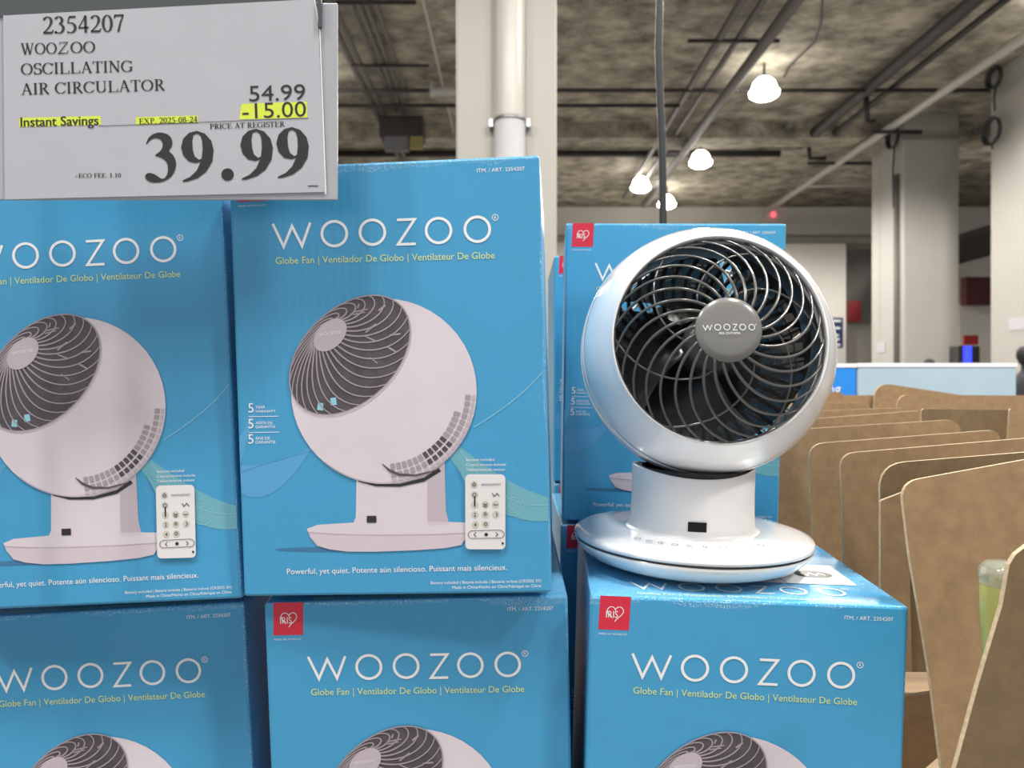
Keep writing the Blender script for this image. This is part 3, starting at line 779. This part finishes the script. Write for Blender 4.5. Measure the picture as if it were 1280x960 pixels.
# front grille
RH = .0238
def dome(r_): return sqrt(.1015**2-r_*r_)
bm = bmesh.new()
NR = 25
for i in range(NR):
    th0 = 2*pi*i/NR; pts = []; rd = []
    for j in range(19):
        t = j/18; r_ = RH-.001+(.0808-RH)*t
        th = th0+radians(46*t+13*t**5); z = dome(r_)-.0005 if t < .98 else dome(r_)-.001
        pts.append((r_*cos(th), r_*sin(th), z)); rd.append(.00125-.0003*t)
    tube(bm, pts, rd, 8)
tube(bm, [(.0800*cos(t), .0800*sin(t), .0605) for t in [2*pi*q/96 for q in range(97)]], .0016, 8, caps=False)
bm_obj('front_grille', bm, M['grille'], head)
bm = bmesh.new()
for i in range(6):
    th0 = 2*pi*i/6+.2; pts = []
    for j in range(13):
        t = j/12; r_ = .030+.050*t; th = th0-radians(75*t); pts.append((r_*cos(th), r_*sin(th), dome(r_)-.008))
    tube(bm, pts, .0008, 6)
bm_obj('inner_ribs', bm, M['grille'], head)
bm = bmesh.new(); zt = dome(RH)
lathe(bm, [(RH-.0015, zt-.004), (RH, zt-.003), (RH, zt+.0006), (RH-.0008, zt+.0016), (.018, zt+.0028), (.009, zt+.0036), (0, zt+.0038)], 64)
bm_obj('hub_cap', bm, M['hub'], head)
def hubf(x, y, l): return (x, y, zt+.0047-.0022*(math.hypot(x, y)/RH)**2)
a = Art(hubf); sc = .0375/277
for p in woozoo(): a.add([[((x-480)*sc, -(y-291-(x-480)*-.03)*sc+.001) for x, y in p]], 0)
a.add(p_text('IRIS OHYAMA', -.0075, -.0042, .0075, -.0042, 1.0, False), 0)
a.build('hub_lettering', M['print_white'], head)
bm = bmesh.new()

# ------------------------------------------------------------------ price sign (a flat card in a plastic holder on a steel stand)
SD = .560
def sg(x, y, l): p = at(x, y, SD); return (p.x, SD-.00012*l, p.z)
sign = empty('price_sign', at(210, 250, SD)); tag(sign, 'white price sign with black lettering and yellow highlights above the left cartons', 'sign')
def sbuild(a, name, m):
    o = a.build(name, m, sign); o.matrix_parent_inverse = Matrix.Translation(-sign.location); return o
def sbox(name, x0, y0, x1, y1, d0, d1, m, bev=.0006):
    a_, b_ = at(x0, y1, SD), at(x1, y0, SD); bm = bmesh.new(); box(bm, a_.x, b_.x, d0, d1, a_.z, b_.z, bev=bev)
    o = bm_obj(name, bm, m, sign); o.matrix_parent_inverse = Matrix.Translation(-sign.location); return o
sbox('holder_back', -12, 3, 421.5, 249.5, SD+.0008, SD+.0030, M['holder'])
sbox('holder_channel', -12, -3, 396, 21, SD-.0000, SD+.0008, M['holder_dark'], .0002)
sbox('holder_side', 398, -3, 402.5, 36, SD-.0022, SD+.0008, M['holder_dark'])
a = Art(sg); a.add([[(4, 19.5), (393, -1), (397, 12), (407, 240), (6, 249.3)]], 0, 1); sbuild(a, 'price_card', M['paper'])
a = Art(sg); a.add(p_stroke([(393.5, 0), (400, 40), (407.5, 243)], 1.4), 0, 2); sbuild(a, 'card_edge', M['print_white'])
for q in ([(24, 147.5), (126, 145), (127, 156), (24, 159)], [(170, 146.5), (247, 144.5), (247.5, 153.5), (170, 156)], [(302, 130), (383.5, 127), (384.5, 147), (299, 149.5)]):
    a = Art(sg); a.add([q], 0, 2); sbuild(a, 'highlighter_mark', M['highlight'])

# a small serif face for the card: glyphs in a box of cap height 1, y up, drawn with thick and thin strokes
def serif(ch, T=.125, t=.05):
    def arc(cx, cy, rx, ry, a0, a1, n=18, T_=None, taper=False):
        T2 = T if T_ is None else T_
        pts = []; ws = []
        for i in range(n+1):
            a_ = radians(a0+(a1-a0)*i/n); pts.append((cx+rx*cos(a_), cy+ry*sin(a_))); ws.append(t+(T2-t)*abs(cos(a_))**1.3)
        return p_stroke(pts, ws)
    def line(x0, y0, x1, y1, wd): return p_stroke([(x0, y0), (x1, y1)], wd)
    def sf(x, y, hw=.13): return line(x-hw, y, x+hw, y, t*.8)
    h = t/2
    def dot(x, y, r): return p_ellipse(x, y, r, r, 0, 16)
    g = {
     '0': (lambda: arc(.25, .5, .25-T/2, .5-h, 0, 360, 32), .5),
     'O': (lambda: arc(.38, .5, .38-T/2, .5-h, 0, 360, 36), .76),
     'C': (lambda: arc(.38, .5, .38-T/2, .5-h, 42, 318, 30)+line(.66, .72, .66, .98, t)+line(.64, .18, .68, .30, t*.6), .70),
     'G': (lambda: arc(.38, .5, .38-T/2, .5-h, 42, 312, 30)+line(.66, .72, .66, .98, t)+line(.64, .08, .64, .42, T)+sf(.64, .43), .78),
     'S': (lambda: arc(.27, .745, .19, .23, 30, 270, 18)+arc(.27, .27, .21, .245, 90, -150, 18)+line(.46, .72, .46, .98, t)+line(.06, .02, .06, .3, t), .52),
     'I': (lambda: line(.15, 0, .15, 1, T)+sf(.15, h)+sf(.15, 1-h), .30),
     'L': (lambda: line(.17, 0, .17, 1, T)+sf(.17, 1-h)+line(.03, h, .60, h, t)+line(.60, 0, .62, .27, t), .64),
     'T': (lambda: line(.31, 0, .31, 1, T)+sf(.31, h, .15)+line(.02, 1-h, .60, 1-h, t)+line(.03, .78, .03, 1, t)+line(.59, .78, .59, 1, t), .62),
     'E': (lambda: line(.17, 0, .17, 1, T)+line(.03, 1-h, .56, 1-h, t)+line(.03, h, .60, h, t)+line(.17, .52, .45, .52, t)+line(.56, .8, .56, 1, t)+line(.60, 0, .62, .24, t)+line(.45, .42, .45, .62, t), .64),
     'F': (lambda: line(.17, 0, .17, 1, T)+sf(.17, h)+line(.03, 1-h, .56, 1-h, t)+line(.17, .52, .43, .52, t)+line(.56, .8, .56, 1, t)+line(.43, .42, .43, .62, t), .58),
     'P': (lambda: line(.17, 0, .17, 1, T)+sf(.17, h, .15)+line(.03, 1-h, .33, 1-h, t)+line(.17, .47, .33, .47, t)+arc(.31, .735, .19, .24, 90, -90, 14), .57),
     'R': (lambda: line(.17, 0, .17, 1, T)+sf(.17, h, .15)+line(.03, 1-h, .33, 1-h, t)+line(.17, .5, .33, .5, t)+arc(.31, .75, .18, .225, 90, -90, 14)+line(.33, .5, .60, .02, T)+sf(.62, h, .07), .68),
     'A': (lambda: line(.12, 0, .355, 1, t)+line(.36, 1, .62, 0, T)+line(.20, .35, .50, .35, t)+sf(.11, h, .11)+sf(.62, h, .12), .73),
     'N': (lambda: line(.14, 0, .14, 1, t)+line(.14, 1, .62, .02, T)+line(.62, 0, .62, 1, t)+sf(.14, h, .11)+sf(.10, 1-h, .09)+sf(.62, 1-h, .11), .75),
     'U': (lambda: line(.15, .3, .15, 1, T)+arc(.375, .3, .225, .275, 180, 360, 18)+line(.60, .3, .60, 1, t)+sf(.15, 1-h)+sf(.60, 1-h, .11), .74),
     'W': (lambda: line(.12, 1, .34, 0, T)+line(.34, 0, .50, .86, t)+line(.46, 1, .68, 0, T)+line(.68, 0, .86, 1, t)+sf(.12, 1-h, .11)+sf(.46, 1-h, .11)+sf(.87, 1-h, .10), .97),
     'X': (lambda: line(.12, 1, .60, 0, T)+line(.11, 0, .58, 1, t)+sf(.13, 1-h)+sf(.58, 1-h, .1)+sf(.11, h, .1)+sf(.60, h), .73),
     '1': (lambda: line(.25, 0, .25, .97, T)+sf(.25, h, .13)+line(.10, .84, .25, .96, t), .5),
     '2': (lambda: arc(.24, .72, .17, .255, 160, -25, 16)+p_stroke([(.40, .62), (.30, .38), (.05, .05)], [T*.85, T*.55, t])+line(.04, .06, .44, .06, .12 if T < .2 else .16)+line(.44, .04, .48, .22, t), .5),
     '3': (lambda: arc(.21, .77, .15, .205, 160, -80, 16)+arc(.20, .29, .21, .265, 85, -140, 18)+dot(.055, .07, T*.45), .5),
     '4': (lambda: line(.34, 0, .34, 1, T*.9)+line(.34, .97, .03, .30, t)+line(.02, .29, .48, .29, .09), .5),
     '5': (lambda: line(.14, .94, .44, .94, .11)+line(.14, .94, .08, .58, t)+arc(.19, .31, .22, .29, 110, -130, 18), .5),
     '7': (lambda: line(.05, .945, .46, .945, .11)+p_stroke([(.44, .95), (.30, .5), (.20, 0)], [t, T*.7, T*.8])+line(.04, .78, .07, .96, t), .5),
     '8': (lambda: arc(.25, .765, .15, .205, 0, 360, 24, T*.8)+arc(.25, .27, .185, .24, 0, 360, 24), .5),
     '9': (lambda: arc(.25, .67, .25-T/2, .33-h, 0, 360, 32)+p_stroke([(.50-T*.5, .68), (.475-T*.42, .44), (.38-T*.2, .20), (.22, .07), (.05, .01)], [T*.85, T*.95, T*.75, T*.38, t]), .5),
     '.': (lambda: dot(.13, .07, .065 if T < .2 else .135), .26),
     '-': (lambda: line(.03, .33, .29, .33, .075), .33),
     '+': (lambda: line(.03, .40, .50, .40, .06)+line(.265, .17, .265, .63, .06), .55),
     ':': (lambda: dot(.13, .07, .06)+dot(.13, .5, .06), .26),
     ' ': (lambda: [], .27)}
    return g[ch][0](), g[ch][1]
def p_serif(s, x0, y0, x1, y1, capheight, T=.125, t=.055, gap=.035):
    gl = []; cur = 0
    for c in s:
        ps, wd = serif(c, T, t); gl.append((ps, cur)); cur += wd+gap
    cur -= gap
    ex = Vector((x1-x0, y1-y0)); L = ex.length; ex /= L; kx = L/cur; ey = Vector((ex.y, -ex.x)); out = []
    for ps, off in gl:
        for p in ps:
            out.append([tuple(Vector((x0, y0))+ex*((q[0]+off)*kx)+ey*(q[1]*capheight)) for q in p])
    return out
a = Art(sg)
a.add(p_serif('2354207', 53.5, 42.6, 156.5, 39.5, 21.5), 0, 3)
a.add(p_serif('WOOZOO', 26, 68.5, 120, 65.8, 14.5), 0, 3) if False else None
def serif_Z(x0, y0, kx, h):
    pass
# Z is missing from the face above, so the word is set in pieces
a.add(p_serif('WOO', 26, 68.5, 71.5, 67.4, 14.2), 0, 3)
a.add(p_stroke([(75.5, 56.2), (75, 53.4), (84.5, 53.1), (73.8, 67.0), (84.5, 66.7), (85.2, 63.2)], [.7, .8, 1.1, 1.5, .9, .7]), 0, 3)
a.add(p_serif('OO', 88.5, 66.7, 119.5, 65.8, 14.2), 0, 3)
a.add(p_serif('OSCILLATING', 26.5, 93.8, 167, 89.8, 14.2), 0, 3)
a.add(p_serif('AIR CIRCULATOR', 26.5, 118.8, 206.5, 113.2, 14.2), 0, 3)
a.add(p_serif('PRICE AT REGISTER', 262.5, 161.6, 356, 158.4, 6.6, .14, .06), 0, 3)
a.add(p_serif('EXP. 2025-08-24', 174, 155.2, 247, 152.6, 7.0, .14, .06), 0, 3)
a.add(p_serif('+ECO FEE: 1.10', 94, 222.6, 151.5, 221.8, 5.6, .14, .07), 0, 3)
a.add(p_text('54.99', 312, 127, 382, 124.6, .86), 0, 3); a.add(p_text('-15.00', 303.5, 148.6, 383, 145.6, .86), 0, 3)
for dx_ in (0, .35, .7): a.add(p_text('Instant Savings', 26+dx_, 158.4, 123+dx_, 156.2, 1.0), 0, 3+dx_*.2)
a.add(p_stroke([(124, 157.8), (386, 148)], .7), 0, 3)
a.add([[(385, 232), (398, 231.8), (398, 233), (385, 233.2)]], 0, 3)
sbuild(a, 'card_lettering', M['ink'])
a = Art(sg)
def chaikin(p, n=2):
    for _ in range(n):
        q = []
        for i in range(len(p)):
            a_, b_ = p[i], p[(i+1) % len(p)]
            q += [(a_[0]*.75+b_[0]*.25, a_[1]*.75+b_[1]*.25), (a_[0]*.25+b_[0]*.75, a_[1]*.25+b_[1]*.75)]
        p = q
    return p
def zp(pts, dx=0, dy=0): return [(170+(x+dx)/5.565, 150+(y+dy)/5.565) for x, y in pts]
three = [(70, 165), (90, 120), (130, 92), (180, 86), (235, 105), (257, 150), (250, 190), (225, 215), (262, 245), (282, 295), (275, 350), (245, 400), (190, 430), (130, 438), (85, 428), (62, 400), (70, 375), (100, 366), (140, 382), (175, 410), (200, 408), (222, 375), (225, 320), (210, 285), (170, 258), (125, 248), (165, 225), (187, 190), (188, 160), (170, 133), (135, 125), (100, 138), (75, 172)]
nine = [(452, 290), (420, 300), (370, 290), (330, 248), (315, 190), (330, 130), (370, 90), (425, 76), (480, 95), (525, 145), (541, 210), (532, 290), (490, 360), (430, 405), (360, 428), (325, 431), (327, 420), (380, 395), (425, 350), (452, 290)]
hole = [(458, 268), (465, 210), (462, 150), (450, 110), (425, 95), (400, 105), (392, 150), (396, 210), (410, 255), (440, 278), (458, 268)]
a.add([zp(chaikin(three))], 0, 3)
for dx_, dy_ in ((0, 0), (412, -14), (662, -26)): a.add([zp(nine+hole, dx_, dy_)], 0, 3)
a.add(p_ellipse(170+638/5.565, 150+380/5.565, 7.8, 7.8), 0, 3)
sbuild(a, 'price_figures', M['ink'])
# stand
bm = bmesh.new(); p0 = at(-26, 120, SD)
tube(bm, [(p0.x, SD+.002, PZ), (p0.x, SD+.002, .30)], .005, 12); tube(bm, [(p0.x, SD+.002, .1), (at(-8, 0, SD).x, SD+.002, .1)], .004, 8)
lathe(bm, [(0, 0), (.03, 0), (.03, .003), (0, .003)], 24, M=Matrix.Translation((p0.x, SD+.002, PZ)))
o = bm_obj('stand_pole', bm, M['steel'], sign); o.matrix_parent_inverse = Matrix.Translation(-sign.location)

# ------------------------------------------------------------------ cardboard dividers standing at the right
def arc_corner(p, a, b, r, n=6):
    """points rounding corner p between neighbours a and b"""
    p, a, b = Vector(p), Vector(a), Vector(b); u = (a-p).normalized(); v = (b-p).normalized()
    s, e = p+u*r, p+v*r
    return [tuple(((1-t)**2)*s+2*t*(1-t)*p+t*t*e) for t in [i/n for i in range(n+1)]]
def sheet(outline, d, slope, label, th=.0035, name='cardboard_divider', group='cardboard dividers right of the fan', inner=None, lean=0, m=None):
    """outline in px on a plane y = d + slope*x + lean*z"""
    def pt(x, y):
        ax_, az_ = (x-640)/F, (480-y)/F
        tt = d/(1-slope*ax_-lean*az_); return Vector((ax_*tt, tt, az_*tt))
    P = [pt(x, y) for x, y in outline]
    nrm = Vector((-slope, 1, -lean)).normalized()
    bm = bmesh.new()
    f0 = [bm.verts.new(p) for p in P]; f1 = [bm.verts.new(p+nrm*th) for p in P]
    bm.faces.new(f0); bm.faces.new(list(reversed(f1)))
    n = len(P)
    for i in range(n):
        f = bm.faces.new((f0[i], f1[i], f1[(i+1) % n], f0[(i+1) % n])); f.material_index = 1
    o = bm_obj(name, bm, [m or M['cardboard'], M['cardboard_edge']])
    return tag(o, label, 'cardboard', group)
def rsheet(left_bottom, corner, right_top, d, slope, label, r=18, r2=0, right_bottom=None, **k):
    bl = left_bottom; rb = right_bottom or (right_top[0]+10, bl[1])
    pts = [bl]+arc_corner(corner, bl, right_top, r)
    pts += (arc_corner(right_top, corner, rb, r2) if r2 else [right_top])+[rb]
    return sheet(pts, d, slope, label, **k)
# far to near
rsheet((985, 620), (985, 489), (1055, 490), 1.72, 0, 'farthest small cardboard divider, a rounded corner peeping beside the fan rim', 8, 8, (1062, 620))
rsheet((1040, 620), (1040, 494), (1130, 494), 1.85, 0, 'low brown cardboard strip between the two farthest divider corners', 4, 4, (1136, 620))
sheet([(1085, 640)]+arc_corner((1094, 478), (1085, 640), (1205, 493), 20)+[(1330, 513), (1330, 640)], 1.62, .25, 'far divider with the tallest rounded corner, top edge sloping down to the right')
rsheet((1118, 640), (1122, 493.5), (1330, 494.5), 1.42, 0, 'far divider in front of the tallest corner with a level top edge', 14)
rsheet((985, 660), (985, 506), (1088, 502), 1.52, .02, 'divider beside the fan rim with a low rounded right corner, fourth from the back', 6, 12, (1098, 660))
rsheet((985, 660), (985, 515), (1134, 509.5), 1.38, .02, 'divider beside the fan rim, fifth from the back, pale thin top edge', 6, 8, (1140, 660))
rsheet((985, 700), (985, 526), (1158, 512.5), 1.24, .03, 'divider beside the fan rim, its right corner ending under the grey flap', 6, 12, (1172, 700))
rsheet((1150, 700), (1152, 511), (1261, 512), 1.12, 0, 'greyish inner cardboard flap at the right, corrugated lines showing', 4, 3, (1252, 620), m=M['cardboard_in_shade'])
rsheet((1250, 700), (1262, 511), (1340, 515), 1.16, -.1, 'light tan cardboard corner at the right edge beyond the grey flap', 3)
rsheet((968, 760), (960, 539), (1200, 524), 1.04, .02, 'wide dark divider directly right of the rear carton', 6, 18, (1218, 760))
rsheet((1023, 800), (1010, 555), (1250, 537), .88, .02, 'divider with large rounded left corner, third from the front', 22, 14, (1262, 800))
rsheet((1061, 820), (1050, 567), (1340, 543), .76, .02, 'divider with rounded left corner, just behind the folded open one', 20)
rsheet((1108, 840), (1099, 580), (1360, 559), .665, .02, 'open divider with pale curved left edge and a dark folded inside', 34, m=M['cardboard_in_shade'])  # shade on its inside is put into the darker board colour
rsheet((1100.5, 840), (1101, 626), (1135, 613), .655, .02, 'light inner fold of cardboard inside the open divider', 2, name='cardboard_fold', right_bottom=(1140, 840))
sheet([(1180, 985), (1163, 850), (1150, 770), (1137, 695)]+arc_corner((1126, 603), (1137, 695), (1290, 572), 24)+[(1400, 553), (1400, 985)], .575, .03, 'large light brown divider nearest the lower right carton, big plain face', lean=.05)
sheet([(1188, 985), (1222, 860), (1240, 800), (1253, 757), (1262, 706), (1270, 693), (1292, 676), (1400, 640), (1400, 985)], .44, .1, 'dark front divider slanting across the bottom right corner', m=M['cardboard_in_shade'])  # darker board colour stands for the shade on this face
sheet([(1128, 872), (1166, 866), (1192, 930), (1128, 985)], .66, .0, 'folded cardboard tray flap at the bottom beside the lower right carton', name='tray_flap', lean=-.5)

# green bottle between the dividers
b0 = at(1256, 768, .51)
bt = empty('plastic_bottle', (b0.x, b0.y, b0.z-.10)); tag(bt, 'yellow green plastic bottle with a clear rounded top behind the front divider', 'bottle')
bm = bmesh.new(); lathe(bm, [(0, 0), (.008, .0), (.010, .005), (.0118, .05), (.0150, .10), (.0152, .118), (.014, .122)], 32); bm_obj('bottle_body', bm, M['green_plastic'], bt)
bm = bmesh.new(); lathe(bm, [(.0150, .120), (.0156, .125), (.0150, .131), (.011, .1345), (0, .1355)], 32); bm_obj('bottle_cap', bm, M['clear'], bt)

# ------------------------------------------------------------------ blue display cartons behind
def dcart(x0, x1, y0, d, dep, m, label, lettering=False):
    r = empty('display_carton', (at((x0+x1)/2, 0, d).x, d, GROUND)); tag(r, label, 'box')
    a_ = at(x0, y0, d); b_ = at(x1, y0, d); lx = r.location.x; h = a_.z-GROUND
    bm = bmesh.new(); box(bm, a_.x-lx, b_.x-lx, 0, dep, 0, h, bev=.006); bm_obj('carton_shell', bm, m, r)
    bm = bmesh.new(); box(bm, a_.x-lx, b_.x-lx, -.003, .006, h-.010, h+.003); bm_obj('lid_edge', bm, M['print_white'], r)
    if lettering:
        a = Art(lambda x, y, l: (x, -.004, y)); a.add(p_text('ning', -.065, h-.10, .01, h-.10, 1.1, False), 0); a.build('carton_lettering', M['print_white'], r)
dcart(1022, 1071, 455.5, 2.6, .5, M['blue_box'], 'bright blue carton beyond the dividers, beside the rim of the fan', True)
dcart(1071.8, 1271, 455, 2.6, .5, M['pale_box'], 'long pale blue carton beyond the cardboard dividers')

# ------------------------------------------------------------------ two shoppers, only their heads in view
def person(x, y, top, label, face_dir):
    r = empty('person', (x, y, GROUND)); r.rotation_euler.z = face_dir; tag(r, label, 'person')
    H = top-GROUND
    V = [((0, 0, .53), .085), ((0, 0, .63), .080), ((0, 0, .74), .088), ((0, 0, .80), .060), ((0, 0, .845), .032), ((0, -.01, .885), .042), ((0, -.012, .925), .050), ((0, -.005, .965), .040),
         ((.05, 0, .50), .055), ((.055, -.01, .28), .036), ((.055, .01, .04), .024), ((.055, -.07, .02), .02),
         ((-.05, 0, .50), .055), ((-.055, -.01, .28), .036), ((-.055, .01, .04), .024), ((-.055, -.07, .02), .02),
         ((.105, 0, .795), .032), ((.13, .01, .64), .026), ((.125, -.04, .50), .018), ((.122, -.05, .45), .015),
         ((-.105, 0, .795), .032), ((-.13, .01, .64), .026), ((-.125, -.04, .50), .018), ((-.122, -.05, .45), .015)]
    Ed = [(0, 1), (1, 2), (2, 3), (3, 4), (4, 5), (5, 6), (6, 7), (0, 8), (8, 9), (9, 10), (10, 11), (0, 12), (12, 13), (13, 14), (14, 15), (3, 16), (16, 17), (17, 18), (18, 19), (3, 20), (20, 21), (21, 22), (22, 23)]
    me = bpy.data.meshes.new('body'); me.from_pydata([tuple(c*H for c in v) for v, _ in V], Ed, []); o = link('body', me, M['cloth'], r)
    md = o.modifiers.new('skin', 'SKIN'); md.use_smooth_shade = True
    for sv, (_, rr) in zip(me.skin_vertices[0].data, V): sv.radius = (rr*H, rr*H*.85)
    me.skin_vertices[0].data[0].use_root = True
    s2 = o.modifiers.new('sub', 'SUBSURF'); s2.levels = 1; s2.render_levels = 1
    bm = bmesh.new(); lathe(bm, [(0, -.062*H), (.03*H, -.055*H), (.043*H, -.02*H), (.046*H, .0), (.043*H, .028*H), (.025*H, .048*H), (0, .054*H)], 24)
    q = bm_obj('hair', bm, M['hair'], r); q.location = (0, .004*H, .946*H); q.scale = (1, 1.15, 1)
    bm = bmesh.new(); lathe(bm, [(0, -.05*H), (.022*H, -.045*H), (.036*H, -.01*H), (.036*H, .02*H), (0, .04*H)], 20)
    q = bm_obj('face', bm, M['skin'], r); q.location = (0, -.018*H, .925*H)
person(at(1161, 0, 12).x, 12, at(0, 448, 12).z, 'person with black hair, only the top of the head showing above the pale blue carton', 3.0)
person(at(1283, 0, 8).x, 8, at(0, 432, 8).z, 'person with dark hair and dark clothes cut by the right edge', 1.6)
